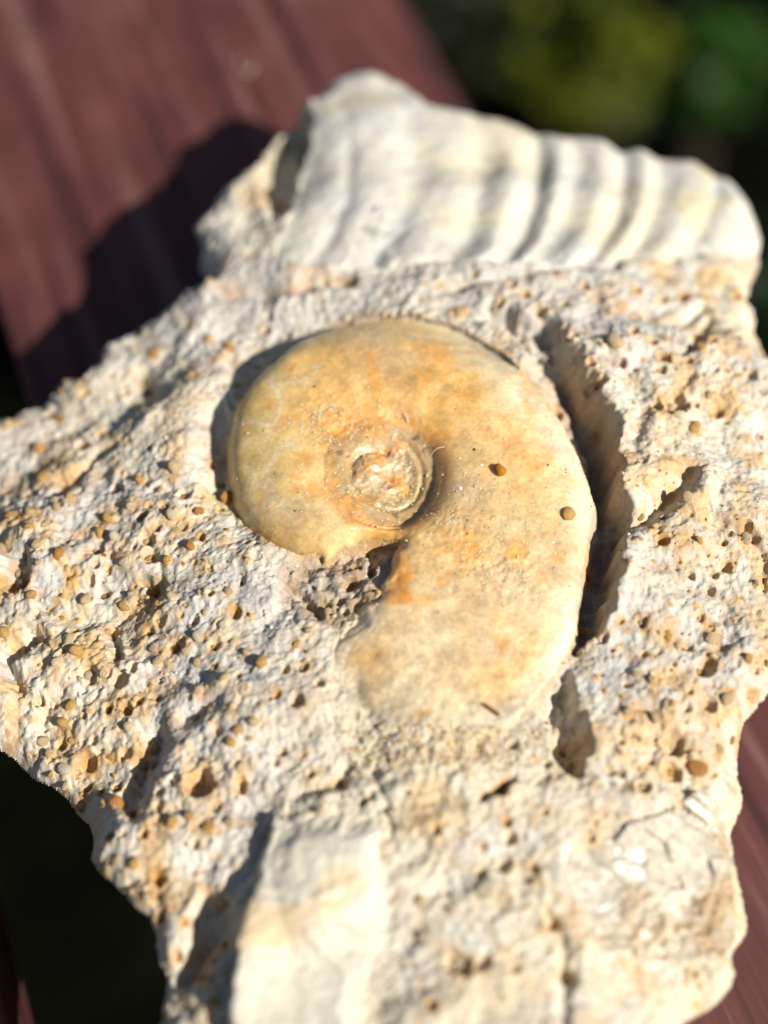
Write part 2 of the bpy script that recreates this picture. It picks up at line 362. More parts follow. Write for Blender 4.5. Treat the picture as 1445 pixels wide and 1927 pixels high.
# spar patch lower right: tilted cleavage facets
SPA = smooth_poly([(1060,1640),(1120,1580),(1230,1530),(1330,1505),(1380,1560),(1395,1660),(1390,1770),(1330,1800),(1200,1790),(1110,1760)], 1)
wt, wu = warp(16, 2.5, 63); d_q = poly_sd(U+wt, V+wu, SPA)
fc = RNG.random((46, 2))*np.array([380, 340])+np.array([1040, 1480]); ft_ = RNG.normal(0, 1, (46, 3))
best = np.full(U.shape, 1e9); fac = np.zeros(U.shape); fid = np.zeros(U.shape, int)
for i, (c, n) in enumerate(zip(fc, ft_)):
    dd = np.abs((U-c[0])*.8+(V-c[1])*.6)*1.0+np.abs(-(U-c[0])*.6+(V-c[1])*.8)*1.5; m = dd < best
    best = np.where(m, dd, best); fac = np.where(m, n[0]*.035+((U-c[0])*n[1]+(V-c[1])*n[2])*.0011, fac); fid = np.where(m, i, fid)
sand = sstep(-10, 40, fbm(X, Y, 1.1, 2, 66)*60+(U-1190)*.35+(V-1650)*.4-10)      # sandy crust over part of it
H = np.where(d_q > 0, H0 + (fac*.6)*(1-sand) + fbm(X, Y, 12, 3, 68)*.035*sand + fine*.4, H)
# the ammonite itself
t_in = np.maximum(-d_um, 0); t_out = np.maximum(d_am, 0); t = t_in/(t_in+t_out+1e-6)
bodyw = sstep(960, 1120, V)*sstep(640, 760, U)
whorl = .075*np.sin(np.pi*np.clip(t, 0, 1)**.8)*(1-.75*bodyw)
bot2 = sstep(1170, 1300, V)
edge = -(.30*wedge*(1-.8*bot2)+.05*(1-bot2))*np.exp(-t_out/(11+16*sstep(700, 900, U)*sstep(1100, 900, V)))
um_side = wsum(U, V, [(840,880,1),(820,945,1),(770,990,1),(800,800,.6),(720,775,.3),(640,800,.16),(600,880,.08),(640,970,.14),(700,1000,.35)], 40)
umb_out = -.10*um_side*np.exp(-(t_in/16))
spk = np.clip(np.exp(-(((U-640)/75)**2+((V-800)/45)**2)) + .8*np.exp(-(((U-940)/120)**2+((V-1060)/70)**2)) + .5*np.exp(-(((U-900)/150)**2+((V-960)/90)**2)) + .35, 0, 1)*(.5+.8*sstep(-.4, .6, fbm(X, Y, 1.5, 3, 81)))*sstep(480, 620, U)
bw2 = sstep(1060, 1180, V)*sstep(60, 5, d_am)*sstep(900, 760, U)
grim = gdep*prof*.55*np.exp(-t_out/7)
Ha = H0 - grim + bw2*fbm(X, Y, 3, 4, 79)*.05 + whorl + edge + umb_out + fbm(X, Y, .8, 3, 70)*.018 + fbm(X, Y, 3, 3, 73)*.005*(1+bodyw) + (bot+.4*sstep(1120, 1300, V))*fbm(X, Y, 6, 4, 76)*.024 + spk*(fbm(X, Y, 14, 2, 78, .8)*.0075)
cu, cv = 715., 888.
pr = 1-d_um/104.; th = np.arctan2(V-cv, U-cu)
iu = np.maximum(d_um, 0)
step_in = -(.04+.14*um_side)*(1-np.exp(-(iu/(7+22*(1-np.clip(1.3*um_side, 0, 1))))**1.3))
sp = ((pr*1.9 + th/(2*math.pi)) % 1.0)
coil = .05*np.sin(np.pi*np.clip(iu/58, 0, 1)) - .045*np.exp(-((iu-(30+30*((th+1.2) % (2*math.pi))/(2*math.pi)))/5)**2) + .02*np.exp(-((iu-84)/16)**2) 
crust = sstep(42, 66, iu+8*fbm(X, Y, 2.5, 2, 80))
Hc = H0 + umb_out + step_in + .10*um_side*np.exp(-iu/200.)*0 + coil + fbm(X, Y, 5, 4, 82)*(.010+.022*crust) + fbm(X, Y, 12, 2, 84, .8)*(.004+.010*crust)
H = np.where(ins, np.where(d_um > 0, Hc, Ha), H)
rimz = (~ins) & ((d_am > -26) | (gs > 0)) & (d_am > -95) & (gf > .02) & (gf < .97) & (U > 900) & (V < 1215)
rwt = sstep(.10, .34, gf)
H = np.where(rimz, H*(1-rwt)+rwt*np.minimum(H, H0-.24-.4*sstep(2, 20, -d_am)*np.clip(gdep*1.2, 0, 1)+.03*fbm(X, Y, 6, 3, 77)), H)
# rounded rim of the whole rock
H -= .42*np.exp(-np.maximum(d_out, 0)/20)*(1-.35*top_soft)

# ------------------------------------------------------------------ pits with ooids
matrix_m = (~ins) & (d_p <= 2) & (~rm) & (d_q <= 4)
PIT = [(1270,758,26,2),(1155,650,24,1),(1250,665,15,0),(1236,762,13,0),(1305,805,15,1),(1320,648,15,1),(1352,770,14,2),(1290,943,14,1),(1247,1017,12,0),(1300,1080,12,0),(1270,1395,21,2),
 (1310,1443,22,1),(1266,1446,18,2),(1325,1257,20,2),(1294,1215,11,0),(1390,640,13,1),(1395,822,12,1),(1310,1022,12,1),(1225,1280,13,1),(1200,1268,12,1),(1145,590,14,1),(1100,540,13,0),
 (1197,545,12,2),(1250,560,12,0),(965,540,12,0),(1245,690,14,2),(1300,668,10,0),(1335,1200,13,1),(1365,1320,16,1),(1330,1330,14,0),(1230,1350,14,1),(1380,1390,12,1),(1180,1335,12,1),(1255,1195,13,1),
 (495,1253,17,1),(570,1260,11,2),(562,1325,15,0),(330,1213,15,2),(352,1222,13,1),(292,1098,22,2),(272,1085,15,0),(160,1128,15,1),(78,1390,14,1),(225,1280,16,0),(380,1478,30,0),(110,1255,14,1),(132,1325,14,1),
 (117,1357,18,1),(255,1628,15,1),(195,1265,15,1),(172,1268,17,2),(150,1232,16,1),(130,1205,15,1),(100,1215,14,1),(215,1005,15,1),(325,975,15,1),(345,990,12,2),(285,1045,16,2),(315,1055,10,1),(270,970,12,0),
 (180,1062,9,0),(115,1055,14,1),(75,1035,16,1),(110,965,15,1),(20,975,18,1),(60,970,16,1),(85,995,12,1),(10,1098,15,2),(240,1335,14,0),(262,1320,9,0),(420,1180,14,1),(405,1215,10,2),(300,1160,12,2),(60,1125,13,1),
 (945,1487,12,0),(583,1450,10,0),(532,1412,9,0),(515,1430,9,0),(1035,1730,17,0),(1065,1833,15,0),(865,1810,18,2),(950,1625,13,0),(1005,1630,10,0),(912,1672,24,1),(905,1640,12,2),(960,1575,11,0),(955,1545,9,0),
 (1005,1660,10,1),(800,1760,12,1),(790,1690,12,1),(330,1470,12,0),(300,1520,10,0),(360,1540,10,1),(395,1560,12,1),(165,1430,16,0),(120,1440,18,1),(205,1420,12,1),(160,1475,12,0),(275,1575,10,0),(330,1790,12,0),
 (280,840,9,0),(395,850,10,0),(412,882,10,0),(275,715,13,0),(280,760,10,2),(430,640,14,1),(500,610,12,0),(540,615,10,0),(415,660,14,1),(360,700,12,1),(250,650,12,1),(70,835,14,1),(130,872,13,1),(110,780,10,1),
 (480,660,9,0),(440,700,9,1),(1150,500+40,10,1),(1405,1245,13,1),(1420,1100,11,1),(690,1020,9,0),(660,1090,12,0),(640,1125,11,0),(710,992,12,1),(700,1060,9,0),(670,1050,10,0),(650,1145,8,0),(610,545-20,14,0),(650,525,10,0),
 (1060,580,12,0),(1010,590,13,0),(985,560,12,0),(1075,640,11,0),(940,575,11,0),(1110,690,10,0),(1130,720,10,0),(1070,1385,11,2),(1120,1010+35,12,1),(1100,1150,13,1),(1085,1130,8,1)]
rs = random.Random(5); placed = [(p[0], p[1], p[2]) for p in PIT]
def dens(u, v):
    if u < 480 and 600 < v < 1500: return 1.0 if v > 880 else .4
    if u < 450 and v >= 1500: return .6
    if u > 1150 and 520 < v < 1480: return .75
    if v < 600: return .3
    if v > 1450: return .12
    if u < 720 and v > 1150: return .15
    return .15
def clump(u, v): return float(fbm(np.array([u*.0073]), np.array([v*.0073]), .8, 2, 29)[0])
for _ in range(9000):
    if len(placed) > 760: break
    u, v = rs.uniform(-40, 1460), rs.uniform(500, 1920)
    if rs.random() > dens(u, v)*(1.15 if clump(u, v) > -.05 else .35): continue
    r = 4+10*rs.random()**2 if u > 480 else 5+12*rs.random()**1.4
    if any((u-a)**2+(v-b)**2 < (.95*(r+c))**2 for a, b, c in placed): continue
    placed.append((u, v, r)); PIT.append((u, v, r, rs.choice([0, 1, 1, 1, 2] if u < 480 or u > 1150 else [0, 0, 1, 2])))
PXC = 10.5/1445
stain = np.zeros(U.shape); dark_stain = np.zeros(U.shape); GR = []
Uf, Vf = U, V
for (u, v, r, k) in PIT:
    z = 4.0
    for _ in range(5):
        p = un(u, v, z); i = int(round((p[0]-xs[0])/G)); j = int(round((p[1]-ys[0])/G))
        if not (3 < i < len(xs)-4 and 3 < j < len(ys)-4): break
        z = .5*z+.5*H0[i, j]
    if not (3 < i < len(xs)-4 and 3 < j < len(ys)-4): continue
    p = un(u, v, H0[i, j]); i = int(round((p[0]-xs[0])/G)); j = int(round((p[1]-ys[0])/G))
    if not (12 < i < len(xs)-13 and 12 < j < len(ys)-13): continue
    if not matrix_m[i, j] or d_out[i, j] < 12: continue
    rc = r*PXC; w_ = int(math.ceil(rc*2.6/G))
    si = slice(max(i-w_, 0), i+w_+1); sj = slice(max(j-w_, 0), j+w_+1)
    a = rs.uniform(0, math.pi); el = rs.uniform(.78, 1.0)
    dx = X[si, sj]-p[0]; dy = Y[si, sj]-p[1]
    q = np.hypot(dx*math.cos(a)+dy*math.sin(a), (-dx*math.sin(a)+dy*math.cos(a))/el)/rc
    q = q*(1+.30*vn(X[si, sj], Y[si, sj], 6, 3)+.16*vn(X[si, sj], Y[si, sj], 17, 5))
    mm = matrix_m[si, sj]
    ref = H[i, j]
    if k == 0:   c_ = 1.55*rc*np.clip(1-q**3, 0, 1)
    elif k == 2: c_ = 1.15*rc*np.clip(1-(q/1.1)**2.5, 0, 1)
    else:        c_ = -.35*rc*np.exp(-(q/.95)**2) + .25*rc*np.exp(-((np.hypot(dx-rc*.9, dy+rc*.5)/rc)/.5)**2)
    hh = H[si, sj]; H[si, sj] = np.where(mm, hh - c_ + .14*rc*np.exp(-((q-1.2)/.28)**2), hh)
    stain[si, sj] = np.maximum(stain[si, sj], np.exp(-(np.maximum(q-.8, 0)/.75)**2)*rs.uniform(.25, 1.0))
    if k: GR.append((i, j, p[0], p[1], rc*(.86 if k == 1 else .72)*rs.uniform(.9, 1.05), k, ref, a, el))

# ------------------------------------------------------------------ colour of the stone
def blend(c, w, col): return c*(1-w[..., None]) + np.asarray(col)*w[..., None]
grey, cream, ochre, brown, white, mauve = s2l(204,198,187), s2l(223,209,180), s2l(216,170,98), s2l(150,106,58), s2l(226,222,212), s2l(168,130,130)
n1 = fbm(X, Y, .5, 3, 12); n2 = fbm(X, Y, 1.6, 4, 14); n3 = fbm(X, Y, 5, 3, 16)
C = np.broadcast_to(grey, U.shape+(3,)).copy()
C = blend(C, np.clip(.45+.55*n1+.35*n2+.25*sstep(1150, 1300, U)+.1*sstep(1350, 1600, V)*sstep(500, 700, U), 0, 1), cream)
C = blend(C, .6*sstep(.2, .7, n2)*sstep(.9, .2, stain), white)
C = blend(C, .45*sstep(.3, .95, fbm(X, Y, 1.1, 5, 18)+.25*sstep(1100, 1300, U)*sstep(1500, 1300, V)+.12*sstep(400, 200, U)), ochre)
omott = np.clip(sstep(480, 330, U)*sstep(820, 960, V)+.8*sstep(1130, 1250, U)*sstep(1520, 1400, V)+.25, 0, 1)
C = blend(C, .6*omott*sstep(.05, .8, fbm(X, Y, 2.8, 4, 19)), ochre)
C = blend(C, .8*np.clip(stain*(.8+.5*n3), 0, 1), ochre)
C = blend(C, .35*sstep(.35, .8, n3), brown*1.2)
C = blend(C, .75*sstep(-20, 15, d_w)*np.clip(.75+.4*n3, 0, 1), s2l(165,135,100))
gwall = np.exp(-((gd-gw)/16)**2)*right*sstep(.1, .3, gf)
C = blend(C, .35*np.clip(gwall, 0, 1), s2l(214,170,110))
C = blend(C, .15*np.clip(prof*gdep*1.6, 0, 1), s2l(170,140,115))  # groove tinted browner, stronger with its depth
C = blend(C, .3*np.exp(-(d_c2/12)**2)*sstep(.0, .5, n3+.3), s2l(190,120,60))
C = blend(C, .5*np.exp(-(np.maximum(-d_am, 0)/10)**2)*(~ins), s2l(205,160,95))
_=0
for u, v, r in [(1190,690,34),(1255,1055,14),(1275,1075,9),(1330,905,12),(450,1345,16),(1165,480+200,20),(420,1040,9)]:
    C = blend(C, .6*np.exp(-(((U-u)/r)**2+((V-v)/(r*.5))**2))*np.clip(.6+n3, 0, 1), mauve)
C = blend(C, .65*np.exp(-((U-412)/48)**2-((V-420)/62)**2), s2l(232,224,206))
# parts
cs = s2l(238,228,204)
Cp = np.broadcast_to(cs, U.shape+(3,)).copy(); Cp = blend(Cp, .6*sstep(.25, .7, fbm(X*.8+.5*Y, Y*1.4-.4*X, 1.0, 4, 86)), s2l(236,200,140)); Cp = blend(Cp, .12*sstep(.1, .7, n1), s2l(225,220,210)); Cp = Cp*.92
Cp = blend(Cp, .8*np.exp(-(np.maximum(d_p, 0)/7)**2)*sstep(690, 720, U)*sstep(-.1, .4, n3), s2l(175,125,70))
Cr = np.broadcast_to(s2l(233,226,208), U.shape+(3,)).copy(); Cr = blend(Cr, .55*sstep(0, .6, fbm(X, Y, .7, 3, 88)), s2l(240,222,180)); Cr = blend(Cr, .5*sstep(.1, .7, fbm(X, Y, 1.1, 4, 90)), s2l(206,206,204))
Cr = blend(Cr, .55*np.exp(-((ft*(1-ft))/.10)**2)*sstep(.02, .12, dpt)*np.clip(.6+.6*n2, 0, 1), s2l(168,166,160))  # greyer in the valleys between ribs, stronger in the deep ones
Cr = Cr*.9; Cr = blend(Cr, .35*sstep(.2, .7, fbm(X, Y, 3.5, 4, 87)), s2l(190,184,170)); Cr = blend(Cr, .65*chipm, s2l(150,150,152)); Cr = blend(Cr, .5*sstep(.1, .6, fbm(X, Y, 2.2, 3, 92))*sstep(1180, 1280, lean)*sstep(1450, 1330, lean), s2l(232,214,150))
Cq = np.broadcast_to(s2l(198,186,164), U.shape+(3,)).copy(); Cq = Cq*(.82+.36*RNG.random(46)[fid])[..., None]; Cq = blend(Cq, .85*sand*np.clip(.7+.5*n3, 0, 1), s2l(182,148,100)); Cq = blend(Cq, .5*sstep(.2, .7, n2), cream)
honey = s2l(224,180,108)
Ca = np.broadcast_to(honey, U.shape+(3,)).copy()
na = fbm(X, Y, .7, 4, 94); nb = fbm(X, Y, 1.5, 4, 98); nc = fbm(X, Y, 3.2, 4, 101)
Ca = blend(Ca, np.clip(.50+.8*na+.4*nc, 0, 1)*.85, s2l(224,202,158))
Ca = blend(Ca, .85*sstep(190, 20, np.hypot((U-455)*1.0, (V-820)*.62)+30*nb), s2l(216,190,124))
Ca = blend(Ca, .5*sstep(60, 5, t_out+20*nb)*sstep(800, 560, U), s2l(204,164,72))
Ca = blend(Ca, .4*sstep(-.2, 1.0, fbm(X, Y, 2.6, 4, 109)), s2l(232,212,170))
Ca = blend(Ca, .35*sstep(.0, 1.0, fbm(X, Y, 2.0, 4, 111)), s2l(210,156,72))
Ca = blend(Ca, .38*sstep(.0, .8, fbm(X, Y, 1.2, 4, 113)+.5*np.exp(-(((U-745)/60)**2+((V-640)/35)**2))+.4*np.exp(-(((U-880)/90)**2+((V-880)/70)**2))), s2l(190,164,134))
Ca = blend(Ca, .5*np.exp(-(((U-640)/80)**2+((V-800)/55)**2)), s2l(222,160,70))
Ca = blend(Ca, .8*sstep(75, 10, t_out+35*nb)*sstep(760, 950, U), s2l(226,216,192))
Ca = blend(Ca, .32*sstep(.0, .95, nb+.25*np.exp(-(((U-900)/130)**2+((V-880)/150)**2)))*sstep(640, 760, U), s2l(176,142,104))
Ca = blend(Ca, .8*np.clip(bot*1.1+.3*nb*bot, 0, 1), s2l(214,200,172))
Ca = blend(Ca, .55*sstep(1020, 1150, V)*np.clip(.4+.9*na, 0, 1), s2l(220,208,182))
Ca = blend(Ca, .6*sstep(.2, 1.1, nc+.45*np.exp(-(((U-760)/60)**2+((V-1110)/60)**2))+.3*np.exp(-(((U-950)/110)**2+((V-1060)/60)**2))), s2l(220,152,50))
Ca = blend(Ca, .55*np.exp(-((np.maximum(t_in, 0)-4)/16)**2)*sstep(-.4, .3, nb+.3), s2l(206,134,44))
Cc = np.broadcast_to(s2l(190,160,112), U.shape+(3,)).copy(); Cc = blend(Cc, .6*np.clip(.4+nb, 0, 1), s2l(176,152,120)); Cc = blend(Cc, .75*sstep(-.1, .7, nc), s2l(214,158,84)); Cc = blend(Cc, .5*sstep(.1, .7, fbm(X, Y, 4.5, 3, 104))*(.3+.7*crust), s2l(212,196,168)); Cc = blend(Cc, .5*crust*sstep(.2, .8, fbm(X, Y, 6, 3, 105)), s2l(200,120,50))
Cc = blend(Cc, .7*sstep(.85, 1.05, fbm(X, Y, 7, 2, 106)), s2l(92,82,74))
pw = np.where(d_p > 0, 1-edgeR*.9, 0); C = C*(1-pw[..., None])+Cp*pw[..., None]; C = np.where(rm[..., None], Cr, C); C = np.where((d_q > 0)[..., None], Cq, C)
Ca = blend(Ca, np.full(U.shape, .03)+.14*sstep(800, 1000, U), s2l(226,212,184)); Ca = blend(Ca, .7*np.exp(-(((U-765)/30)**2+((V-1110)/48)**2))*np.clip(.35+1.3*nc, 0, 1), s2l(222,148,44))
Ca = blend(Ca, .6*np.exp(-(((U-955)/95)**2+((V-1055)/50)**2))*np.clip(.45+1.1*nc, 0, 1), s2l(222,160,66))
Ca = Ca**1.06*np.array([1.23, 1.205, 1.13]); Cc = Cc*np.array([1.22, 1.16, 1.02])
for P in ([(535,640),(512,700),(518,770),(500,830)], [(462,880),(500,925),(545,955),(560,1000)], [(565,835),(525,850),(500,890),(505,930)], [(600,700),(560,730),(520,735)], [(440,800),(470,790),(500,800)]):
    dd, _, _ = line_d(U+wa*1.2+3*n3, V+wb*1.2, P); Ca = blend(Ca, .55*np.exp(-(dd/2.6)**2)*np.clip(.7+.6*nb, 0, 1)+.16*np.exp(-(dd/16)**2), s2l(238,226,190))
cw = sstep(0, 1, d_um/(6+34*(1-np.clip(um_side*1.3, 0, 1)))); Ci = Ca*(1-cw[..., None])+Cc*cw[..., None]
aw = sstep(-3, 3, d_am)*(1-.8*np.clip(sstep(1260, 1430, V)*(.9+.9*nb), 0, 1)); aw = np.where(ins, aw, 0)
aw = aw*(1-.85*sstep(75, 0, d_am+25*nb)*sstep(1080, 1170, V)*sstep(820, 700, U))
C = C*(1-aw[..., None])+Ci*aw[..., None]
C = blend(C, np.clip(.75*np.exp(-(((U-850)/120)**2+((V-1378)/42)**2))*(.4+nc), 0, .8), s2l(200,158,98))
C = blend(C, np.clip(.6*np.exp(-(((U-720)/50)**2+((V-1290)/60)**2))*(.3+nc), 0, .7), s2l(206,160,92))
tw = np.where(ins, 0, .6*np.exp(-np.maximum(-d_am, 0)/60)*sstep(1120, 1220, V)*sstep(1500, 1400, V)*sstep(1110, 1030, U)); C = blend(C, tw, s2l(212,198,170))

# ------------------------------------------------------------------ split the surface into its parts
lab = np.zeros(U.shape, int)
lab[rm] = 2; rib_ok = rm & (lean > 850) & (lean < 1440) & (d_r > 6)
lab[rib_ok] = 100+ri[rib_ok]
lab[d_p > 0] = 3; lab[d_q > 0] = 4; lab[ins & (bot+.28*fbm(X, Y, 2.5, 4, 123) < .42)] = 1; lab[ins & (iu+6*fbm(X, Y, 3, 2, 83) > 50)] = 5
keep = d_out > 0
nx, ny = U.shape
idx = np.arange(nx*ny).reshape(nx, ny)
qd = np.stack([idx[:-1, :-1], idx[1:, :-1], idx[1:, 1:], idx[:-1, 1:]], -1).reshape(-1, 4)
kq = (keep[:-1, :-1] & keep[1:, :-1] & keep[1:, 1:] & keep[:-1, 1:]).ravel()
qd = qd[kq]; ql = lab.ravel()[qd[:, 0]]
CO = np.stack([X, Y, H], -1).reshape(-1, 3); CL = C.reshape(-1, 3)*ALB
hx, hy = np.gradient(H, G); NRM = np.stack([-hx, -hy, np.ones_like(hx)], -1); NRM /= np.linalg.norm(NRM, axis=-1, keepdims=True); NRM = NRM.reshape(-1, 3)
def snap(field, inside):                             # pull the last row of vertices onto the contour: no stair steps
    gx_, gy_ = np.gradient(field, G); g2 = gx_**2+gy_**2+1e-6
    nb4 = np.ones_like(inside); 
    for ax, sh in ((0, 1), (0, -1), (1, 1), (1, -1)): nb4 &= np.roll(inside, sh, ax)
    m = inside & ~nb4; st_ = np.clip(field/g2, 0, None)
    ddx, ddy = -st_*gx_, -st_*gy_; L = np.hypot(ddx, ddy); k = np.minimum(1, .9*G/(L+1e-9))
    CO[:, 0] += (np.where(m, ddx*k, 0)).ravel(); CO[:, 1] += (np.where(m, ddy*k, 0)).ravel()
snap(d_out, keep); snap(d_am, ins)
ORG = np.array([0.0, 0.5, 0.0])
rock = link('fossil_rock', None); rock.location = Vector(ORG*S)
tag(rock, 'rough cream limestone rock holding a honey-coloured coiled ammonite, lying on the maroon slats', 'rock')
def part(name, labs, mat, parent, extra=None):
    m = np.isin(ql, labs); q = qd[m]
    vv, inv = np.unique(q, return_inverse=True); q2 = inv.reshape(q.shape)
    co, col = CO[vv]-ORG, CL[vv]
    if extra: co, q2, col = extra(co, q2, col)
    me = mesh_np(name, co, q2, col)
    if labs != [0]:                                  # shade across the seams as one surface
        vnrm = np.zeros((len(me.vertices), 3), np.float32)
        me.vertex_normals.foreach_get('vector', vnrm.reshape(-1)); vnrm[:len(vv)] = NRM[vv]
        me.normals_split_custom_set_from_vertices(vnrm)
    return link(name, me, mat, parent)
def boundary(q):
    e = np.concatenate([q[:, [0, 1]], q[:, [1, 2]], q[:, [2, 3]], q[:, [3, 0]]])
    key = np.sort(e, 1); key = key[:, 0].astype(np.int64)*10**8+key[:, 1]
    _, first, cnt = np.unique(key, return_index=True, return_counts=True)
    return e[first[cnt == 1]]
def closed(depth):                                  # give a sheet a body below it
    def f(co, q, col):
        n = len(co); lo = co.copy(); lo[:, 2] -= depth
        b = boundary(q)
        su, si_ = np.unique(b, return_inverse=True); si_ = si_.reshape(b.shape); m_ = len(su)      # the skirt has vertices of its own
        side = np.stack([si_[:, 1], si_[:, 0], si_[:, 0]+m_, si_[:, 1]+m_], 1)+2*n
        return np.r_[co, lo, co[su], lo[su]], np.r_[q, q[:, ::-1]+n, side], np.r_[col, col, col[su], col[su]]
    return f
def part_border(e, vv): pass
matrix = part('stone_matrix', [0], M_MATRIX, rock)
# outer flank of the rock: undercut, down to the slats
be = boundary(qd); bv, binv = np.unique(be, return_inverse=True); be = binv.reshape(be.shape)
base = CO[bv]; nb_ = len(bv); cen = np.array([.2, .3])
rows = [base]; NR = 26
r0 = base[:, :2]-cen; th0 = np.arctan2(r0[:, 1], r0[:, 0]); rr0 = np.hypot(r0[:, 0], r0[:, 1])
for k in range(1, NR+1):
    f = k/NR; z = base[:, 2]*(1-f)
    shrink = 1-.30*f**.75+.05*f**4
    nz = (vn(th0*4, z, 1.3, 7)*.22+vn(th0*11, z, 2.6, 8)*.10+vn(th0*30, z*2, 3, 9)*.04)*min(1, 6*f)
    rad = rr0*shrink-np.abs(nz)*(1 if f < .2 else .6)
    rows.append(np.stack([cen[0]+np.cos(th0)*rad, cen[1]+np.sin(th0)*rad, np.maximum(z, .0)+.004], 1))
SK = np.concatenate(rows)
sq = np.concatenate([np.stack([be[:, 1]+k*nb_, be[:, 0]+k*nb_, be[:, 0]+(k+1)*nb_, be[:, 1]+(k+1)*nb_], 1) for k in range(NR)])
sc = np.tile(s2l(205,192,168)*ALB, (len(SK), 1))*(1+.18*vn(np.tile(th0, NR+1)*9, SK[:, 2], 2, 4))[:, None]
link('rock_flank', mesh_np('rock_flank', SK-ORG, sq, sc), M_MATRIX, rock)
amm = part('ammonite', [1], M_AMM, rock, closed(.5)); amm['label'] = 'smooth honey yellow translucent calcite ammonite'
part('inner_coil', [5], M_COIL, amm, closed(.3))
shell = part('ribbed_shell', [2], M_RIB, rock); shell['label'] = 'cream ribbed shell fragment along the far edge'
for k in sorted(set(ql[ql >= 100])): part('rib', [k], M_RIB, shell)
pt = part('shell_plate', [3], M_SHELL, rock); pt['label'] = 'smooth cream shell plate at the near edge'
sp_ = part('calcite_patch', [4], M_SPAR, rock); sp_['label'] = 'grey beige calcite patch with sandy crust'

# ------------------------------------------------------------------ ooids
import bmesh
def grain_mesh(seed, name='ooid', amp=1.7):
    bm = bmesh.new(); bmesh.ops.create_icosphere(bm, subdivisions=3, radius=1)
    r = np.random.default_rng(seed); d = r.normal(0, 1, (6, 3)); d /= np.linalg.norm(d, axis=1)[:, None]
    a = r.uniform(-.30, .22, 6)*amp
    for v in bm.verts:
        n = np.array(v.co); v.co *= 1+sum(a[i]*max(0, d[i]@n)**3 for i in range(6))+.07*math.sin(5*n[0]+seed)*math.sin(6*n[1]+2*seed)*math.sin(5*n[2]+seed)+r.normal(0, .03)
    me = bpy.data.meshes.new(name); bm.to_mesh(me); bm.free()
    for p in me.polygons: p.use_smooth = True
    return me
def mat_flat(name, c, rough=.85, amount=.5):
    m, t, b = nodes(name); tc = N(t, 'ShaderNodeTexCoord').outputs['Object']
    n1 = noise(t, 3.0, 5, .65, tc); r1 = ramp(t, n1.outputs[0], [(.3, .6), (.7, 1.35)])
    t.links.new(mix(t, amount, tuple(np.array(c)*ALB), r1.outputs[0], 'MULTIPLY'), b.inputs['Base Color'])
    b.inputs['Roughness'].default_value = rough; b.inputs['Specular IOR Level'].default_value = .2
    n2 = noise(t, 5.0, 5, .7, tc); bump(t, n2.outputs[0], 1.0, .035, b); return m
GM = [mat_flat('ooid_'+n, s2l(*c)) for n, c in (('ochre', (208,164,98)), ('tan', (208,182,140)), ('rust', (190,136,70)), ('cream', (212,196,166)))]
meshes = {}
for i in range(5):
    for j in range(4):
        me = grain_mesh(i); me.materials.append(GM[j]); meshes[i, j] = me
GR.sort(key=lambda g: -g[4])
def grain_xf(g):
    i, j, x, y, r, k, ref, a, el = g
    z = H[i, j]+r*((-.4+.55*((i*7+j*3)%10)/10) if k == 1 else .0)
    o = (-.45*r, .2*r) if k == 2 else (0, 0)
    return Vector((x+o[0], y+o[1], z)), r*(1 if k == 1 else .92), a, el
small = []
for n, g in enumerate(GR):
    loc, r, a, el = grain_xf(g)
    left = g[2] < -1.5
    j = rs.choices([0, 1, 2, 3], [4, 5, 1.2, 3] if left or g[2] > 3 else [2, 4, 1, 4])[0]
    if n < 290:
        o = link('ooid', meshes[rs.randrange(5), j], None, matrix)
        o.location = (loc-Vector(ORG))*S; o.scale = (r*S, r*el*S, r*.72*S); o.rotation_euler = (rs.uniform(-1, 1), rs.uniform(-1, 1), a)
    else: small.append((loc, r, a, el))
# crumbs too small to pick apart: one part
cv_, cf_, cc_ = [], [], []; nv = 0
ico = meshes[0, 0]; iv = np.array([v.co[:] for v in ico.vertices]); ifc = np.array([p.vertices[:] for p in ico.polygons])
bm = bmesh.new(); bmesh.ops.create_icosphere(bm, subdivisions=1, radius=1); jv = np.array([v.co[:] for v in bm.verts]); bm.verts.index_update(); jf = np.array([[v.index for v in f.verts] for f in bm.faces]); bm.free()
def add_crumb(x, y, z, r, col):
    global nv
    v = jv*(1+RNG.normal(0, .16, (len(jv), 1)))*np.array([r, r*rs.uniform(.6, 1), r*rs.uniform(.5, .9)])
    a = rs.uniform(0, 6.28); R = np.array([[math.cos(a), -math.sin(a), 0], [math.sin(a), math.cos(a), 0], [0, 0, 1]])
    cv_.append(v@R.T+np.array([x, y, z])-ORG); cf_.append(jf+nv); cc_.append(np.tile(col*ALB, (len(v), 1))); nv += len(v)
for loc, r, a, el in small: add_crumb(*loc, r, s2l(214,170,96)*rs.uniform(.8, 1.1))
mi, mj = np.where(matrix_m & (d_out > 16))
lm_i, lm_j = np.where((bot > .45) & (d_am > -60) & (V < 1440) & (V > 1180))
for n in range(3400):
    if n < 1400: q = rs.randrange(len(lm_i)); i, j = lm_i[q], lm_j[q]; r = .008+.022*rs.random()**3
    else: q = rs.randrange(len(mi)); i, j = mi[q], mj[q]; r = .010+.028*rs.random()**4
    add_crumb(X[i, j], Y[i, j], H[i, j]+r*.2, r, rs.choice([s2l(214,196,160), s2l(226,216,196), s2l(210,190,150), s2l(206,160,90), s2l(170,130,80)]))
cr_o = link('crumb_layer', mesh_np('crumb_layer', np.concatenate(cv_), np.concatenate(cf_), np.concatenate(cc_), False), M_GRAIN, matrix)
cr_o['kind'] = 'stuff'

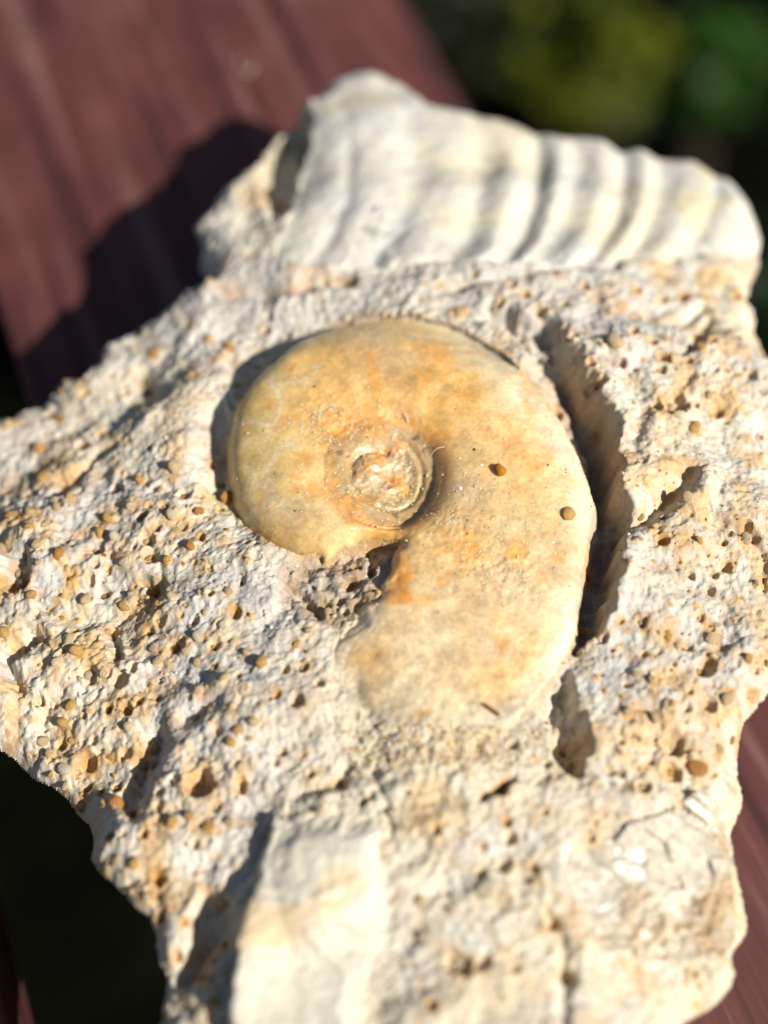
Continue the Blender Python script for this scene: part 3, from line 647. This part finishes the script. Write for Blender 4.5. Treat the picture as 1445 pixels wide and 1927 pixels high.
# tiny calcite crystals added to the ammonite for glints: too small to pick apart, one part
m_cr, t_c, b_c = nodes('glassy_crystal'); b_c.inputs['Base Color'].default_value = (.62, .47, .27, 1); b_c.inputs['Roughness'].default_value = .07; b_c.inputs['Subsurface Weight'].default_value = .4; b_c.inputs['Subsurface Scale'].default_value = .1*S
bmx = np.array([(1, 0, 0), (-1, 0, 0), (0, 1, 0), (0, -1, 0), (0, 0, 1), (0, 0, -1.)]); bfx = np.array([(0, 2, 4), (2, 1, 4), (1, 3, 4), (3, 0, 4), (2, 0, 5), (1, 2, 5), (3, 1, 5), (0, 3, 5)])
wgt = np.where(ins, np.exp(-(((U-640)/70)**2+((V-805)/38)**2))*3.2 + 1.3*np.exp(-(((U-700)/90)**2+((V-880)/80)**2)) + .8*np.exp(-(((U-940)/110)**2+((V-1060)/65)**2)) + .35*np.exp(-(((U-900)/150)**2+((V-960)/100)**2)) + .03, 0)*np.clip(.5+fbm(X, Y, 2, 3, 121), 0, 2)
pk = RNG.choice(wgt.size, 1500, p=(wgt/wgt.sum()).ravel()); ov, of_ = [], []
for n, q in enumerate(pk):
    i, j = divmod(int(q), ny); r = .010+.020*RNG.random()**2; Q, _ = np.linalg.qr(RNG.normal(0, 1, (3, 3)))
    ov.append((bmx*r*np.array([1, .8, 1.2]))@Q.T+np.array([X[i, j], Y[i, j], H[i, j]-r*.25])-ORG); of_.append(bfx+6*n)
dr = link('glint_crystals', mesh_np('glint_crystals', np.concatenate(ov), np.concatenate(of_), None, False), m_cr, amm); dr['kind'] = 'stuff'

# ------------------------------------------------------------------ loose bits lying on the rock
def at(u, v):
    z = 4.2
    for _ in range(30):
        p = un(u, v, z); i = int(round((p[0]-xs[0])/G)); j = int(round((p[1]-ys[0])/G)); z = .6*z+.4*H[i, j]
    return un(u, v, z)
p = at(941, 888); o = link('loose_grain', grain_mesh(21, 'loose_grain', 2.2), mat_flat('orange_ochre', s2l(206,140,40)))
o.location = Vector((p+[0, 0, .05])*S); o.scale = (.105*S, .085*S, .075*S); o.rotation_euler = (0, .2, -.7)
tag(o, 'single orange ochre grain lying on the right flank of the ammonite', 'grain')
p = at(1070, 967); o = link('stone_flake', grain_mesh(25, 'stone_flake', 2.4), GM[0]); o.location = Vector((p+[0, 0, .02])*S); o.scale = (.14*S, .09*S, .07*S); o.rotation_euler = (.3, .35, .9)
tag(o, 'flat tan stone flake stuck near the right edge of the ammonite', 'stone flake')
p = at(924, 1337); o = link('wood_splinter', box_mesh('wood_splinter', -.12, .12, -.022, .022, -.02, .02, .008), mat_flat('brown_splinter', s2l(130,78,40)))
o.location = Vector((p+[0, 0, .03])*S); o.rotation_euler = (0, .05, -.62)
tag(o, 'tiny brown splinter lying on the crumbly foot of the ammonite', 'splinter')
M_FIB = mat_flat('white_fibre', s2l(235,225,210), .5, .1)
def fibre(name, P, rad, label):
    cu_ = bpy.data.curves.new(name, 'CURVE'); cu_.dimensions = '3D'; cu_.bevel_depth = rad*S; cu_.bevel_resolution = 1; cu_.resolution_u = 6
    s_ = cu_.splines.new('BEZIER'); s_.bezier_points.add(len(P)-1); o0 = np.array(P[0])
    for b_, q in zip(s_.bezier_points, P): b_.co = Vector((np.array(q)-o0)*S); b_.handle_left_type = b_.handle_right_type = 'AUTO'
    ob = bpy.data.objects.new(name, cu_); scene.collection.objects.link(ob)
    dg = bpy.context.evaluated_depsgraph_get(); me = bpy.data.meshes.new_from_object(ob.evaluated_get(dg)); bpy.data.objects.remove(ob)
    me.materials.clear(); me.materials.append(M_FIB); o = link(name, me); o.location = Vector(o0*S); return tag(o, label, 'fibre')
a_, b_ = at(806, 866), at(836, 845); fibre('white_fibre', [a_+[0, 0, .02], (a_+b_)/2+[0, .02, .12], b_+[0, 0, .06]], .005, 'short white fibre bridging the right rim of the coil\'s centre')
a_, b_ = at(759, 776), at(768, 798); fibre('white_fibre', [a_+[0, 0, .02], (a_+b_)/2+[0, .02, .07], b_+[0, 0, .03]], .006, 'tiny white fibre on the upper rim of the coil\'s centre')
a_, b_ = at(322, 1772), at(334, 1760); c_ = at(326, 1756); fibre('white_fibre', [a_+[0, 0, .05], c_+[0, 0, .12], b_+[0, 0, .06]], .006, 'hair-thin curled white fibre on the lower left rim of the rock')
tp = [un(447, 105, .02), un(452, 125, .2), un(466, 136, .25), un(478, 122, .1)]; fibre('white_fibre', tp, .012, 'small curled fibre lying on the maroon slat behind the rock')

# ------------------------------------------------------------------ garden below and behind the table
def mat_leaf(name, c, c2):
    m, t, b = nodes(name); oi = N(t, 'ShaderNodeAttribute', attribute_name='tint')
    t.links.new(oi.outputs['Color'], b.inputs['Base Color']); b.inputs['Roughness'].default_value = .55
    b.inputs['Specular IOR Level'].default_value = .3
    tr = N(t, 'ShaderNodeBsdfTranslucent'); t.links.new(oi.outputs['Color'], tr.inputs[0])
    ms = N(t, 'ShaderNodeMixShader'); ms.inputs[0].default_value = .3
    t.links.new(b.outputs[0], ms.inputs[1]); t.links.new(tr.outputs[0], ms.inputs[2]); t.links.new(ms.outputs[0], t.nodes['Material Output'].inputs[0]); return m
m_soil, t_, b_s = nodes('dark_soil'); tcs = N(t_, 'ShaderNodeTexCoord').outputs['Object']
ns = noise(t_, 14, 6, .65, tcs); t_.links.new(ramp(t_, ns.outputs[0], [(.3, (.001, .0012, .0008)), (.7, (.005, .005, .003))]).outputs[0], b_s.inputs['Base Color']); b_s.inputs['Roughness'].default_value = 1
b_s.inputs['Specular IOR Level'].default_value = 0
bump(t_, ns.outputs[0], 1, 3, b_s)
g = np.linspace(-3000, 3000, 61); gx, gy = np.meshgrid(g, g, indexing='ij'); gi = np.arange(61*61).reshape(61, 61)
gq = np.stack([gi[:-1, :-1], gi[1:, :-1], gi[1:, 1:], gi[:-1, 1:]], -1).reshape(-1, 4)
gz = -73.0 + 0*gx
gr = link('ground', mesh_np('ground', np.stack([gx.ravel(), gy.ravel(), gz.ravel()], 1), gq), m_soil); gr['kind'] = 'structure'
def shrub(label, centre, rad, n, leaf, c1, c2, seed):
    r = np.random.default_rng(seed); cx, cy, cz = centre; z0 = -73.0
    root = link('garden_shrub', None); root.location = Vector((cx*S, cy*S, z0*S)); tag(root, label, 'shrub', 'shrubs in the garden behind the table')
    d = r.normal(0, 1, (n, 3)); d /= np.linalg.norm(d, axis=1)[:, None]
    cl = r.normal(0, 1, (14, 3)); cl /= np.linalg.norm(cl, axis=1)[:, None]
    lob = .72+.38*np.max(np.clip(d@cl.T, 0, 1)**8, 1)
    c = d*(r.random((n, 1))**.45)*lob[:, None]*np.array(rad); c[:, 2] += cz-z0
    up = r.normal(0, .6, (n, 3))+np.array([0, 0, .8]); up /= np.linalg.norm(up, axis=1)[:, None]
    tg = np.cross(up, r.normal(0, 1, (n, 3))); tg /= np.linalg.norm(tg, axis=1)[:, None]; bt = np.cross(up, tg)
    ln = leaf*r.uniform(.7, 1.3, (n, 1)); wd = ln*.42
    V4 = np.stack([c-tg*ln, c-bt*wd+up*ln*.1, c+tg*ln, c+bt*wd+up*ln*.1], 1).reshape(-1, 3)
    mixv = np.clip(r.normal(.5, .3, (n, 1)), 0, 1); col = np.repeat(np.array(c1)*(1-mixv)+np.array(c2)*mixv, 4, 0)
    link('foliage', mesh_np('foliage', V4, np.arange(4*n).reshape(-1, 4), col), mat_leaf('leaf', c1, c2), root)
    sv, sf = [], []; k = 0
    for i in range(9):
        e = d[i]*np.array(rad)*.7+np.array([0, 0, cz-z0]); w0 = 1.0
        for q, ww in ((np.array([d[i][0]*3, d[i][1]*3, -.5]), 1.0), (e*.5+np.array([0, 0, 2.]), .6), (e, .25)):
            for a in range(6): sv.append(q+np.array([math.cos(a*1.047)*ww, math.sin(a*1.047)*ww, 0]))
        for s2 in range(2):
            for a in range(6): sf.append((k+s2*6+a, k+s2*6+(a+1) % 6, k+s2*6+6+(a+1) % 6, k+s2*6+6+a))
        k += 18
    st = mat_flat('bark', s2l(60,48,36)); link('stem', mesh_np('stem', np.array(sv), np.array(sf)), st, root)
def gp(px, py, z): return un(px, py, z)
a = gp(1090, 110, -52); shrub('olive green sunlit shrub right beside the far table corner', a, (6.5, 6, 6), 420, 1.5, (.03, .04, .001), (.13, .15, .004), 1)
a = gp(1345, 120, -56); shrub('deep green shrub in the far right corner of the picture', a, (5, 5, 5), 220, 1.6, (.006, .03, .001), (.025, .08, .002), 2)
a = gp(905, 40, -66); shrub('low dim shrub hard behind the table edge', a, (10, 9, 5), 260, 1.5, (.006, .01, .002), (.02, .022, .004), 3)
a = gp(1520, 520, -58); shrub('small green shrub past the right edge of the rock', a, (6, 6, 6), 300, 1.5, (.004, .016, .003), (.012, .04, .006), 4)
